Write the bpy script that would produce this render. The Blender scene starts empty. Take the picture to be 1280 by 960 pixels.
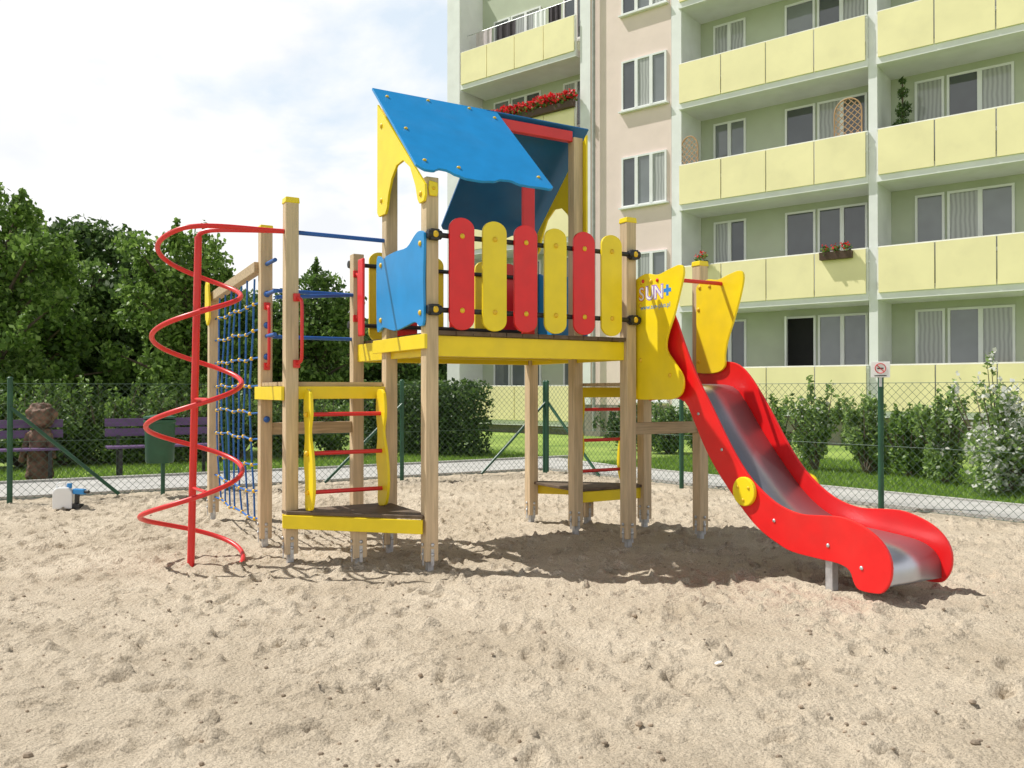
import bpy, bmesh, math, random
import numpy as np
from mathutils import Vector, Matrix
random.seed(5); rng=np.random.default_rng(7)
R=math.radians
C=bpy.context.scene.collection
F=1050.0; HY=488.0; HC=1.3
def gp(x,Y): return (x-640)*Y/F
def zp(y,Y): return HC+(HY-y)*Y/F

# ------------------------------------------------------------------ materials
def nm(name):
    m=bpy.data.materials.new(name); m.use_nodes=True
    nt=m.node_tree; b=nt.nodes['Principled BSDF']; return m,nt,b
def N(nt,t,**k):
    n=nt.nodes.new(t)
    for a,v in k.items(): setattr(n,a,v)
    return n
def mat(name,c,rough=.5,metal=0,var=.15,scale=6,stretch=(1,1,1),bump=0,bscale=60,spec=.5,dirt=0):
    m,nt,b=nm(name); L=nt.links
    tc=N(nt,'ShaderNodeTexCoord'); mp=N(nt,'ShaderNodeMapping'); mp.inputs['Scale'].default_value=stretch
    L.new(tc.outputs['Object'],mp.inputs[0])
    no=N(nt,'ShaderNodeTexNoise'); no.inputs['Scale'].default_value=scale; no.inputs['Detail'].default_value=6
    L.new(mp.outputs[0],no.inputs[0])
    cr=N(nt,'ShaderNodeValToRGB'); e=cr.color_ramp.elements
    e[0].position=.3; e[1].position=.7
    e[0].color=[x*(1-var) for x in c]+[1]; e[1].color=[min(1,x*(1+var)) for x in c]+[1]
    L.new(no.outputs[0],cr.inputs[0]); out=cr.outputs[0]
    if dirt:
        n2=N(nt,'ShaderNodeTexNoise'); n2.inputs['Scale'].default_value=2.3; n2.inputs['Detail'].default_value=8
        L.new(tc.outputs['Object'],n2.inputs[0])
        mr=N(nt,'ShaderNodeMapRange'); mr.inputs[1].default_value=.5; mr.inputs[2].default_value=.75; mr.inputs[4].default_value=dirt
        L.new(n2.outputs[0],mr.inputs[0])
        mx=N(nt,'ShaderNodeMix',data_type='RGBA'); mx.inputs[7].default_value=(.3,.24,.17,1)
        L.new(mr.outputs[0],mx.inputs[0]); L.new(out,mx.inputs[6]); out=mx.outputs[2]
    L.new(out,b.inputs['Base Color'])
    b.inputs['Roughness'].default_value=rough; b.inputs['Metallic'].default_value=metal
    b.inputs['Specular IOR Level'].default_value=spec
    if bump:
        n3=N(nt,'ShaderNodeTexNoise'); n3.inputs['Scale'].default_value=bscale; n3.inputs['Detail'].default_value=5
        L.new(mp.outputs[0],n3.inputs[0])
        bp=N(nt,'ShaderNodeBump'); bp.inputs['Strength'].default_value=bump; bp.inputs['Distance'].default_value=.01
        L.new(n3.outputs[0],bp.inputs['Height']); L.new(bp.outputs[0],b.inputs['Normal'])
    return m
M={}
M['red']=mat('red_paint',(.78,.012,.014),.32,var=.07,dirt=.06)
M['redp']=mat('red_tube_paint',(.70,.025,.025),.35,var=.08,dirt=.08)
M['yel']=mat('yellow_board',(.90,.68,.010),.38,var=.06,dirt=.10)
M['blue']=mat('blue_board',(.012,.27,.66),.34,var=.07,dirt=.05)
M['blue_shaded']=mat('blue_board_shaded',(.008,.12,.34),.34,var=.07,dirt=.05)  # same blue board, with the underside's shade darkened into its colour
M['bluep']=mat('blue_tube',(.02,.11,.42),.4,var=.1)
M['wood']=mat('post_wood',(.60,.455,.29),.6,var=.17,scale=4,stretch=(12,12,.8),bump=.2,bscale=12,dirt=.22)
M['woodh']=mat('plank_wood',(.48,.36,.23),.65,var=.22,scale=4,stretch=(1.2,14,14),bump=.25,bscale=12)
M['deck']=mat('brown_deck',(.13,.09,.06),.7,var=.3,scale=12,bump=.2)
M['steel']=mat('steel',(.50,.51,.56),.36,.85,var=.06,scale=3,dirt=.12)
M['galv']=mat('galvanised',(.55,.56,.58),.45,.7,var=.2,scale=20)
M['black']=mat('black_plastic',(.02,.02,.022),.45,var=.2)
M['bolt']=mat('yellow_bolt',(.80,.50,.02),.35,var=.05)
M['rope']=mat('blue_rope',(.03,.14,.45),.8,var=.25,scale=60)
M['white']=mat('white_paint',(.80,.81,.81),.6,var=.05,scale=2,dirt=.08)
M['wallg']=mat('green_plaster',(.50,.54,.42),.85,var=.05,scale=1.5,bump=.2,bscale=80,dirt=.08)
M['pink']=mat('pink_plaster',(.82,.67,.62),.85,var=.04,scale=1.5,bump=.2,bscale=80,dirt=.06)
M['base']=mat('basement_plaster',(.30,.27,.23),.9,var=.15,scale=3,bump=.3)
M['byel']=mat('balcony_panel_yellow',(.90,.82,.47),.6,var=.05,scale=1.2,dirt=.08)
M['dgreen']=mat('green_post',(.018,.085,.045),.45,var=.2)
M['wire']=mat('green_wire',(.06,.11,.075),.5,var=.1)
M['purple']=mat('purple_plank',(.13,.07,.18),.5,var=.2,scale=3,stretch=(1,10,10))
M['bark']=mat('bark',(.12,.09,.065),.9,var=.35,scale=8,stretch=(3,3,.6),bump=.6,bscale=20)
M['carve']=mat('carved_wood',(.16,.09,.06),.75,var=.6,scale=9,bump=1.0,bscale=25)
M['pave']=mat('grey_paving',(.46,.45,.43),.9,var=.14,scale=3,bump=.4,bscale=40)
M['kerb']=mat('kerb_concrete',(.45,.44,.41),.9,var=.15,scale=5,bump=.3)
M['wplastic']=mat('white_plastic',(.85,.86,.87),.35,var=.03)
M['bplastic']=mat('blue_plastic',(.03,.25,.6),.35,var=.03)
M['terra']=mat('brown_box',(.09,.05,.035),.7,var=.1)
M['lattice']=mat('lattice_wood',(.46,.28,.15),.7,var=.15)
M['cloth']=mat('dark_cloth',(.05,.04,.05),.9,var=.2)
M['cloth2']=mat('pale_cloth',(.55,.48,.5),.9,var=.1)
M['signr']=mat('sign_red',(.6,.02,.03),.4,var=.03)
M['rubber']=mat('grey_pipe',(.34,.34,.33),.7)
M['dark']=mat('painted_room_shade',(.012,.012,.012),.9,var=.1)  # near-black colour painting the unlit room behind the open doorway
def glass(name,c,rough,fold=False,spec=.6):
    m,nt,b=nm(name); L=nt.links
    tc=N(nt,'ShaderNodeTexCoord')
    if fold:
        w=N(nt,'ShaderNodeTexWave'); w.inputs['Scale'].default_value=3.2; w.inputs['Distortion'].default_value=3.5; w.inputs['Detail Scale'].default_value=.6
        L.new(tc.outputs['Object'],w.inputs[0]); src=w.outputs[1]
    else:
        w=N(nt,'ShaderNodeTexNoise'); w.inputs['Scale'].default_value=1.3; L.new(tc.outputs['Object'],w.inputs[0]); src=w.outputs[0]
    cr=N(nt,'ShaderNodeValToRGB'); lo=.8 if fold else .55; cr.color_ramp.elements[0].color=[x*lo for x in c]+[1]; cr.color_ramp.elements[1].color=[x*1.2 for x in c]+[1]
    L.new(src,cr.inputs[0]); L.new(cr.outputs[0],b.inputs['Base Color'])
    b.inputs['Roughness'].default_value=rough; b.inputs['Specular IOR Level'].default_value=spec
    return m
M['glass']=glass('dark_glass',(.07,.08,.09),.03,False,1.0)
M['glass2']=glass('grey_glass',(.20,.22,.23),.05,False,1.0)
M['curtain']=glass('curtained_glass',(.38,.39,.38),.08,True)
def leafmat(name,c1,c2,c3,tl=.38):
    m,nt,b=nm(name); L=nt.links
    g=N(nt,'ShaderNodeNewGeometry'); cr=N(nt,'ShaderNodeValToRGB')
    cr.color_ramp.elements[0].color=list(c1)+[1]; cr.color_ramp.elements[1].color=list(c3)+[1]
    e=cr.color_ramp.elements.new(.55); e.color=list(c2)+[1]
    L.new(g.outputs['Random Per Island'],cr.inputs[0]); L.new(cr.outputs[0],b.inputs['Base Color'])
    b.inputs['Roughness'].default_value=.5; b.inputs['Specular IOR Level'].default_value=.4
    tr=N(nt,'ShaderNodeBsdfTranslucent'); L.new(cr.outputs[0],tr.inputs[0])
    ms=N(nt,'ShaderNodeMixShader'); ms.inputs[0].default_value=tl
    L.new(b.outputs[0],ms.inputs[1]); L.new(tr.outputs[0],ms.inputs[2]); L.new(ms.outputs[0],nt.nodes['Material Output'].inputs[0])
    return m
M['leafa']=leafmat('leaf_fresh',(.07,.13,.03),(.17,.29,.05),(.32,.46,.12))
M['leafs']=leafmat('leaf_shrub_light',(.12,.19,.05),(.24,.37,.09),(.42,.55,.2))
M['leafb']=leafmat('leaf_dark',(.03,.065,.02),(.075,.14,.03),(.16,.25,.07))
M['leafc']=leafmat('leaf_mid',(.06,.115,.03),(.14,.24,.05),(.27,.39,.11))
M['flower']=leafmat('red_blossom',(.5,.01,.02),(.75,.02,.03),(.85,.08,.08))
M['wflower']=leafmat('white_blossom',(.6,.6,.55),(.8,.8,.76),(.85,.85,.83))
M['grassb']=leafmat('grass_blade',(.12,.21,.03),(.21,.35,.05),(.32,.47,.09))

# ------------------------------------------------------------------ mesh helpers
class MB:
    def __init__(s): s.v=[]; s.f=[]; s.cut=[]
    def box(s,c,d,rot=None):
        c=Vector(c); o=len(s.v)
        for x in(-.5,.5):
            for y in(-.5,.5):
                for z in(-.5,.5):
                    p=Vector((x*d[0],y*d[1],z*d[2]))
                    if rot: p=rot@p
                    s.v.append(c+p)
        for q in((0,1,3,2),(4,6,7,5),(0,4,5,1),(2,3,7,6),(0,2,6,4),(1,5,7,3)): s.f.append([o+i for i in q])
        return s
    def bx(s,a,b):
        return s.box([(a[i]+b[i])/2 for i in range(3)],[abs(b[i]-a[i]) for i in range(3)])
    def beam(s,a,b,w,h):
        a=Vector(a);b=Vector(b);d=(b-a);L=d.length;d.normalize()
        up=Vector((0,0,1)) if abs(d.z)<.95 else Vector((0,1,0))
        y=up.cross(d).normalized(); z=d.cross(y)
        return s.box((a+b)/2,(L,w,h),Matrix((d,y,z)).transposed())
    def prism(s,poly,f0,f1):
        o=len(s.v); n=len(poly)
        for p in poly: s.v.append(Vector(f0(*p)))
        for p in poly: s.v.append(Vector(f1(*p)))
        s.f.append(list(range(o,o+n))[::-1]); s.f.append(list(range(o+n,o+2*n)))
        for i in range(n): j=(i+1)%n; s.f.append([o+i,o+j,o+n+j,o+n+i])
        return s
    def tube(s,pts,r,seg=8,cap=True):
        pts=[Vector(p) for p in pts]; n=len(pts); o=len(s.v)
        rr=r if isinstance(r,(list,tuple)) else [r]*n
        nrm=None
        for i,p in enumerate(pts):
            t=(pts[min(i+1,n-1)]-pts[max(i-1,0)]).normalized()
            if nrm is None:
                nrm=t.cross(Vector((0,0,1)) if abs(t.z)<.9 else Vector((1,0,0))).normalized()
            else:
                nrm=(nrm-t*nrm.dot(t)).normalized()
            bn=t.cross(nrm)
            for k in range(seg):
                a=2*math.pi*k/seg; s.v.append(p+(nrm*math.cos(a)+bn*math.sin(a))*rr[i])
        for i in range(n-1):
            for k in range(seg):
                k2=(k+1)%seg; s.f.append([o+i*seg+k,o+i*seg+k2,o+(i+1)*seg+k2,o+(i+1)*seg+k])
        if cap:
            s.f.append([o+k for k in range(seg)][::-1]); s.f.append([o+(n-1)*seg+k for k in range(seg)])
        return s
    def ball(s,c,r,seg=10,rings=6,sc=(1,1,1)):
        s.cut.append((len(s.v),len(s.f)))
        c=Vector(c); o=len(s.v)
        s.v.append(c+Vector((0,0,r*sc[2])))
        for i in range(1,rings):
            a=math.pi*i/rings
            for k in range(seg):
                b=2*math.pi*k/seg
                s.v.append(c+Vector((r*math.sin(a)*math.cos(b)*sc[0],r*math.sin(a)*math.sin(b)*sc[1],r*math.cos(a)*sc[2])))
        s.v.append(c-Vector((0,0,r*sc[2]))); e=len(s.v)-1
        for k in range(seg):
            k2=(k+1)%seg
            s.f.append([o,o+1+k,o+1+k2]); s.f.append([e,e-seg+k2,e-seg+k])
            for i in range(rings-2):
                a=o+1+i*seg; s.f.append([a+k,a+seg+k,a+seg+k2,a+k2])
        return s
    def lathe(s,prof,c=(0,0,0),seg=20):
        o=len(s.v); c=Vector(c)
        for r,z in prof:
            for k in range(seg):
                a=2*math.pi*k/seg; s.v.append(c+Vector((r*math.cos(a),r*math.sin(a),z)))
        for i in range(len(prof)-1):
            for k in range(seg):
                k2=(k+1)%seg; s.f.append([o+i*seg+k,o+i*seg+k2,o+(i+1)*seg+k2,o+(i+1)*seg+k])
        s.f.append([o+k for k in range(seg)][::-1]); s.f.append([o+(len(prof)-1)*seg+k for k in range(seg)])
        return s
    def build(s,name,m,parent=None,bevel=0,smooth=False,label=None):
        me=bpy.data.meshes.new(name); me.from_pydata([tuple(v) for v in s.v],[],s.f)
        bm=bmesh.new(); bm.from_mesh(me); bmesh.ops.recalc_face_normals(bm,faces=bm.faces); bm.to_mesh(me); bm.free()
        me.materials.append(M[m] if isinstance(m,str) else m)
        if smooth: me.shade_smooth(); me.set_sharp_from_angle(angle=R(40))
        o=bpy.data.objects.new(name,me); C.objects.link(o)
        if parent: o.parent=parent
        if bevel:
            b=o.modifiers.new('bevel','BEVEL'); b.width=bevel; b.segments=2; b.limit_method='ANGLE'
        if label: o['label']=label
        return o
    def each(s,name,m,parent):
        cs=s.cut+[(len(s.v),len(s.f))]
        for (v0,f0),(v1,f1) in zip(cs[:-1],cs[1:]):
            q=MB(); q.v=s.v[v0:v1]; q.f=[[i-v0 for i in f] for f in s.f[f0:f1]]; q.build(name,m,parent,smooth=True)
def tag(o,label,cat,group=None,kind=None):
    o['label']=label; o['category']=cat
    if group:o['group']=group
    if kind:o['kind']=kind
    return o
def empty(name,loc,rz=0):
    o=bpy.data.objects.new(name,None); C.objects.link(o); o.location=loc; o.rotation_euler=(0,0,rz); o.empty_display_size=.2; return o
def catmull(p,n=6,closed=False):
    P=[Vector(q) for q in p]; out=[]; m=len(P)
    for i in range(m if closed else m-1):
        g=lambda k:P[k%m] if closed else P[min(max(k,0),m-1)]
        a,b,c,d=g(i-1),g(i),g(i+1),g(i+2)
        for t in range(n):
            t/=n; out.append(.5*((2*b)+(c-a)*t+(2*a-5*b+4*c-d)*t*t+(3*b-a-3*c+d)*t**3))
    if not closed: out.append(P[-1])
    return out
def leaves(name,cent,rad,n,size,m,parent=None,aspect=.5,upb=.3):
    cent=np.array(cent,float); rad=np.array(rad,float).reshape(len(cent),-1)
    if rad.shape[1]==1: rad=np.repeat(rad,3,1)
    w=(rad.prod(1))**.66; idx=rng.choice(len(cent),n,p=w/w.sum())
    d=rng.normal(size=(n,3)); d/=np.linalg.norm(d,axis=1)[:,None]
    d*=(rng.random(n)**.45)[:,None]
    p=cent[idx]+d*rad[idx]
    a=rng.normal(size=(n,3)); a/=np.linalg.norm(a,axis=1)[:,None]
    b=rng.normal(size=(n,3)); b[:,2]*=(1-upb); b-=a*(a*b).sum(1)[:,None]; b/=np.linalg.norm(b,axis=1)[:,None]
    s=(size*(.6+.8*rng.random(n)))[:,None]
    v=np.stack([p-a*s*.5,p+b*s*aspect*.5,p+a*s*.5,p-b*s*aspect*.5],1).reshape(-1,3)
    me=bpy.data.meshes.new(name); me.vertices.add(4*n); me.vertices.foreach_set('co',v.ravel())
    me.loops.add(4*n); me.loops.foreach_set('vertex_index',np.arange(4*n,dtype=np.int32))
    me.polygons.add(n); me.polygons.foreach_set('loop_start',np.arange(0,4*n,4,dtype=np.int32))
    me.update(); me.validate(); me.materials.append(M[m])
    o=bpy.data.objects.new(name,me); C.objects.link(o)
    if parent:o.parent=parent
    return o

# ------------------------------------------------------------------ world, sun, camera
w=bpy.data.worlds.new("World"); bpy.context.scene.world=w; w.use_nodes=True; nt=w.node_tree; L=nt.links
sd=Vector((-.97,.22,0)).normalized(); EL=R(57)
sun_dir=Vector((sd.x*math.cos(EL),sd.y*math.cos(EL),math.sin(EL)))
sky=N(nt,'ShaderNodeTexSky',sky_type='NISHITA'); sky.sun_disc=False; sky.sun_elevation=EL
sky.sun_rotation=math.atan2(sd.x,sd.y)
tc=N(nt,'ShaderNodeTexCoord'); mp=N(nt,'ShaderNodeMapping'); mp.inputs['Scale'].default_value=(1,1,1.7); mp.inputs['Location'].default_value=(.35,.1,.2)
L.new(tc.outputs['Generated'],mp.inputs[0])
no=N(nt,'ShaderNodeTexNoise'); no.inputs['Scale'].default_value=3.3; no.inputs['Detail'].default_value=11; no.inputs['Roughness'].default_value=.55; no.inputs['Distortion'].default_value=.2
L.new(mp.outputs[0],no.inputs[0])
cr=N(nt,'ShaderNodeMapRange'); cr.inputs[1].default_value=.38; cr.inputs[2].default_value=.50; cr.inputs[3].default_value=.3; L.new(no.outputs[0],cr.inputs[0])
sx=N(nt,'ShaderNodeSeparateXYZ'); L.new(tc.outputs['Generated'],sx.inputs[0])
mr=N(nt,'ShaderNodeMapRange'); mr.inputs[1].default_value=.44; mr.inputs[2].default_value=.70; mr.inputs[3].default_value=1; mr.inputs[4].default_value=.08; L.new(sx.outputs[2],mr.inputs[0])
n2=N(nt,'ShaderNodeTexNoise'); n2.inputs['Scale'].default_value=6; n2.inputs['Detail'].default_value=9; L.new(mp.outputs[0],n2.inputs[0])
cc=N(nt,'ShaderNodeValToRGB'); cc.color_ramp.elements[0].position=.36; cc.color_ramp.elements[1].position=.52
cc.color_ramp.elements[0].color=(9.0,9.25,9.6,1); cc.color_ramp.elements[1].color=(10.2,10.2,10.2,1); L.new(n2.outputs[0],cc.inputs[0])
vm=N(nt,'ShaderNodeVectorMath',operation='SCALE'); L.new(cc.outputs[0],vm.inputs[0]); L.new(mr.outputs[0],vm.inputs['Scale'])
hz=N(nt,'ShaderNodeMix',data_type='RGBA'); hz.inputs[7].default_value=(6.6,8.1,9.6,1); L.new(sky.outputs[0],hz.inputs[6])
hf=N(nt,'ShaderNodeMath',operation='MULTIPLY'); hf.inputs[1].default_value=.9; L.new(mr.outputs[0],hf.inputs[0]); L.new(hf.outputs[0],hz.inputs[0])
mx=N(nt,'ShaderNodeMix',data_type='RGBA'); L.new(cr.outputs[0],mx.inputs[0]); L.new(hz.outputs[2],mx.inputs[6]); L.new(vm.outputs[0],mx.inputs[7])
bg=nt.nodes['Background']; bg.inputs[1].default_value=.104; L.new(mx.outputs[2],bg.inputs[0])
sl=bpy.data.lights.new('sun','SUN'); sl.energy=5.0; sl.angle=R(.5); sl.color=(1,.97,.91)
so=bpy.data.objects.new('sun',sl); C.objects.link(so); so.rotation_euler=(-sun_dir).to_track_quat('-Z','Y').to_euler(); so.location=(0,0,20)
cam=bpy.data.cameras.new('camera'); cam.sensor_width=36; cam.lens=F/1280*36; cam.clip_end=1500; cam.clip_start=.05
co=bpy.data.objects.new('camera',cam); C.objects.link(co); co.location=(0,0,HC); co.rotation_euler=(R(90)+math.atan((HY-480)/F),0,0)
bpy.context.scene.camera=co
bpy.context.scene.view_settings.view_transform='Standard'; bpy.context.scene.view_settings.look='None'

# ------------------------------------------------------------------ ground
m,nt,b=nm('grass_ground'); L=nt.links
tc=N(nt,'ShaderNodeTexCoord'); a=N(nt,'ShaderNodeTexNoise'); a.inputs['Scale'].default_value=.6; a.inputs['Detail'].default_value=10; L.new(tc.outputs['Object'],a.inputs[0])
cr=N(nt,'ShaderNodeValToRGB'); cr.color_ramp.elements[0].color=(.15,.24,.035,1); cr.color_ramp.elements[1].color=(.30,.41,.08,1); cr.color_ramp.elements[0].position=.35; cr.color_ramp.elements[1].position=.65
L.new(a.outputs[0],cr.inputs[0]); L.new(cr.outputs[0],b.inputs['Base Color']); b.inputs['Roughness'].default_value=.9
M['grass']=m
K=Vector((.52,13.4)); dA=Vector((-.867,-.498)).normalized(); nA=Vector((dA.y,-dA.x))
if nA.y<0: nA=-nA
dB=Vector((.628,-.778)).normalized(); nB=Vector((-dB.y,dB.x))
if nB.y<0: nB=-nB
g=MB(); gx=[-700,-60,-30]+[-20+1*i for i in range(41)]+[30,60,700]; gy=[-300,-30]+[-6+1*i for i in range(36)]+[45,90,200,1000]
for y in gy:
    for x in gx:
        p=Vector((x,y))-K; ins=max(p.dot(nA),p.dot(nB)); z=-.05 if ins>-.2 else (-.05-.35*min(1,(-.2-ins)/1.0)); g.v.append(Vector((x,y,z)))
for j in range(len(gy)-1):
    for i in range(len(gx)-1): k=j*len(gx)+i; g.f.append([k,k+1,k+1+len(gx),k+len(gx)])
g=g.build('ground','grass'); g['kind']='structure'; g['label']='green grass lawn around the sand pit'

m,nt,b=nm('sand'); L=nt.links
tc=N(nt,'ShaderNodeTexCoord')
a=N(nt,'ShaderNodeTexNoise'); a.inputs['Scale'].default_value=1.3; a.inputs['Detail'].default_value=9; L.new(tc.outputs['Object'],a.inputs[0])
cr=N(nt,'ShaderNodeValToRGB'); e=cr.color_ramp.elements; e[0].position=.3; e[1].position=.7; e[0].color=(.53,.445,.335,1); e[1].color=(.70,.605,.475,1)
L.new(a.outputs[0],cr.inputs[0])
g2=N(nt,'ShaderNodeTexNoise'); g2.inputs['Scale'].default_value=150; g2.inputs['Detail'].default_value=3; L.new(tc.outputs['Object'],g2.inputs[0])
c2=N(nt,'ShaderNodeValToRGB'); e=c2.color_ramp.elements; e[0].position=.30; e[1].position=.56; e[0].color=(.42,.40,.38,1); e[1].color=(1.05,1.05,1.05,1); L.new(g2.outputs[0],c2.inputs[0])
ml=N(nt,'ShaderNodeMix',data_type='RGBA',blend_type='MULTIPLY'); ml.inputs[0].default_value=.75; L.new(cr.outputs[0],ml.inputs[6]); L.new(c2.outputs[0],ml.inputs[7])
L.new(ml.outputs[2],b.inputs['Base Color']); b.inputs['Roughness'].default_value=.95; b.inputs['Specular IOR Level'].default_value=.2
h1=N(nt,'ShaderNodeTexNoise'); h1.inputs['Scale'].default_value=34; h1.inputs['Detail'].default_value=9; h1.inputs['Roughness'].default_value=.7; L.new(tc.outputs['Object'],h1.inputs[0])
vo=N(nt,'ShaderNodeTexVoronoi'); vo.inputs['Scale'].default_value=48; L.new(tc.outputs['Object'],vo.inputs[0])
ad=N(nt,'ShaderNodeMath',operation='MULTIPLY_ADD'); ad.inputs[1].default_value=-.35; L.new(vo.outputs[0],ad.inputs[0]); L.new(h1.outputs[0],ad.inputs[2])
bp=N(nt,'ShaderNodeBump'); bp.inputs['Strength'].default_value=.9; bp.inputs['Distance'].default_value=.026; L.new(ad.outputs[0],bp.inputs['Height']); L.new(bp.outputs[0],b.inputs['Normal'])
M['sand']=m
def vnoise(X,Y,sc,seed):
    r=np.random.default_rng(seed); G=r.random((256,256))
    x=X/sc+100; y=Y/sc+100; xi=np.floor(x).astype(int); yi=np.floor(y).astype(int); fx=x-xi; fy=y-yi
    fx=fx*fx*(3-2*fx); fy=fy*fy*(3-2*fy)
    g=lambda a,b:G[a%256,b%256]
    return (g(xi,yi)*(1-fx)+g(xi+1,yi)*fx)*(1-fy)+(g(xi,yi+1)*(1-fx)+g(xi+1,yi+1)*fx)*fy-.5
xs=np.arange(-10.6,8.4,.018); t=[]; y=.8
while y<14.2: t.append(y); y+=.008+.0028*y
ys=np.array(t)
X,Y=np.meshgrid(xs,ys)
H=vnoise(X,Y,1.3,1)*.018+vnoise(X,Y,.37,2)*.010+vnoise(X+Y*.3,Y,.17,3)*.012+vnoise(X,Y+X*.2,.08,4)*.012+vnoise(X+Y*.7,Y,.045,6)*.012
cl=vnoise(X,Y,.07,8)+.5*vnoise(X,Y,.035,9); H+=np.clip(cl-.26,0,1)*.12
nf=7500; fx=rng.uniform(-9,7,nf); fy=1.8+rng.random(nf)**.8*11; fa=rng.uniform(0,math.pi,nf); fl=.022+.075*rng.random(nf)**1.8; fw=fl*rng.uniform(.38,.8,nf); fd=fl*rng.uniform(.12,.38,nf)
for i in range(nf):
    wv=fl[i]*2.4
    ix0=np.searchsorted(xs,fx[i]-wv); ix1=np.searchsorted(xs,fx[i]+wv); iy0=np.searchsorted(ys,fy[i]-wv); iy1=np.searchsorted(ys,fy[i]+wv)
    if ix1-ix0<2 or iy1-iy0<2: continue
    dx=X[iy0:iy1,ix0:ix1]-fx[i]; dy=Y[iy0:iy1,ix0:ix1]-fy[i]
    u=(dx*math.cos(fa[i])+dy*math.sin(fa[i]))/fl[i]; v=(-dx*math.sin(fa[i])+dy*math.cos(fa[i]))/fw[i]
    q=u*u+v*v; H[iy0:iy1,ix0:ix1]+=fd[i]*(-np.exp(-q**2.8)+.42*np.exp(-(np.sqrt(q)-1.28)**2*12)*(1+.7*u))
H-=H.mean()+.005
ny,nx=X.shape
V=np.stack([X,Y,H],-1).reshape(-1,3)
ii=np.arange(ny*nx).reshape(ny,nx)
q=np.stack([ii[:-1,:-1],ii[:-1,1:],ii[1:,1:],ii[1:,:-1]],-1).reshape(-1,4)
P=V[q[:,0],:2]-np.array(K)
keep=(P@np.array(nA)<.36)&(P@np.array(nB)<.36)&(np.abs(V[q[:,0],0])<V[q[:,0],1]*.75+3.2)
q=q[keep]
me=bpy.data.meshes.new('sand'); me.vertices.add(len(V)); me.vertices.foreach_set('co',V.ravel())
me.loops.add(q.size); me.loops.foreach_set('vertex_index',q.ravel().astype(np.int32)); me.polygons.add(len(q)); me.polygons.foreach_set('loop_start',np.arange(0,q.size,4,dtype=np.int32))
me.update(); me.validate(); me.shade_smooth(); me.materials.append(M['sand'])
sandobj=bpy.data.objects.new('sand',me); C.objects.link(sandobj); sandobj['kind']='structure'; sandobj['label']='trampled pale sand of the playground pit'
def strip(name,d,n,t0,t1,o0,o1,z0,z1,m,lab):
    mb=MB(); p=[K+d*t0+n*o0,K+d*t1+n*o0,K+d*t1+n*o1,K+d*t0+n*o1]
    mb.prism([(a.x,a.y) for a in p],lambda a,b:(a,b,z0),lambda a,b:(a,b,z1)); o=mb.build(name,m); o['kind']='structure'; o['label']=lab; return o
strip('path',dA,nA,-1.5,16,.30,1.9,-.09,.038,'pave','grey paved path behind the left run of fence')
strip('path',dB,nB,-1.2,12,.30,1.3,-.09,.032,'pave','grey paved path beyond the right run of fence')
strip('kerb',dA,nA,-2,16,1.9,1.98,-.09,.07,'kerb','concrete kerb edging the left path')
strip('kerb',dB,nB,-1.2,12,1.3,1.38,-.09,.05,'kerb','concrete kerb edging the right path')
def sz(x,y): return H[min(np.searchsorted(ys,y),ny-1),min(np.searchsorted(xs,x),nx-1)]
mb=MB()
for i in range(620):
    y=2.6+random.random()**1.3*7; x=random.uniform(-.62,.62)*y; r=random.uniform(.004,.013)*(1 if random.random()<.93 else 1.7)
    mb.ball((x,y,sz(x,y)+r*.3),r,6,4,(1,random.uniform(.6,1),random.uniform(.4,.8)))
tag(mb.build('pebbles',mat('clod',(.34,.27,.2),.9,var=.55,scale=8)),'scattered little clods and pebbles on the sand','pebbles',kind='stuff')
lx,ly=gp(895,3.95),3.95; lz=sz(lx,ly)+.008
mb=MB(); mb.prism([(0,0),(.024,.005),(.030,.02),(.012,.03),(-.005,.02)],lambda a,b:(lx+a,ly+b,lz+a*.3),lambda a,b:(lx+a,ly+b,lz+.003+a*.3))
tag(mb.build('paper_scrap','wplastic'),'small white paper scrap lying on the front sand','litter')

# ------------------------------------------------------------------ PLAYGROUND
OX,OY=-.597,6.09; AR=math.atan2(.503,.864); W=1.81; D=.77; S2=1.54
PG=empty('climbing_playground',(OX,OY,0),AR)
tag(PG,'red, yellow and blue wooden climbing tower with slide, spiral, net and blue roof on sand','playground')
def bolts(mb,pts,axis,r=.021):
    for p in pts:
        mb.ball(p,r,8,6,tuple(.55 if i==axis else 1 for i in range(3)))
def post(u,s,z1,capped=True,z0=.07,foot=True):
    p=MB().bx((u-.049,s-.049,z0),(u+.049,s+.049,z1)).build('post','wood',PG,bevel=.006)
    if capped: MB().prism([(-.055,-.055),(.055,-.055),(.055,.055),(-.055,.055)],lambda a,b:(u+a,s+b,z1-.028),lambda a,b:(u+a*.93,s+b*.93,z1+.016)).build('cap','yel',p,bevel=.006)
    if foot:
        f=MB().bx((u-.022,s-.022,-.15),(u+.022,s+.022,z0+.03)); f.bx((u-.012,s-.0545,z0-.03),(u+.012,s-.0505,z0+.09)).bx((u-.0545,s-.012,z0-.03),(u-.0505,s+.012,z0+.09))
        f.build('foot','galv',p)
        b=MB(); bolts(b,[(u,s-.057,z0+.12),(u,s-.057,z0+.05)],1,.014); bolts(b,[(u-.057,s,z0+.12),(u-.057,s,z0+.05)],0,.014); b.each('bolt','galv',p)
    return p
post(0,0,2.84,False); post(W,0,2.72); post(0,D,3.60,False); post(W,D,3.60,False); post(0,S2,2.5,False); post(W,S2,2.84,False)
post(-.8,D,2.74); post(-.8,S2,2.66); post(-.88,3.32,2.25)
post(W+.8,0,2.42); post(W+.8,D,2.3)
post(-.40,.38,.27,False); post(W+.40,S2-.38,.27,False)
dk=MB()
for i in range(12):
    a=.052+i*(W-.104)/12; dk.bx((a+.003,-.04,1.705),(a+(W-.104)/12-.003,S2+.04,1.735))
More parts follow.
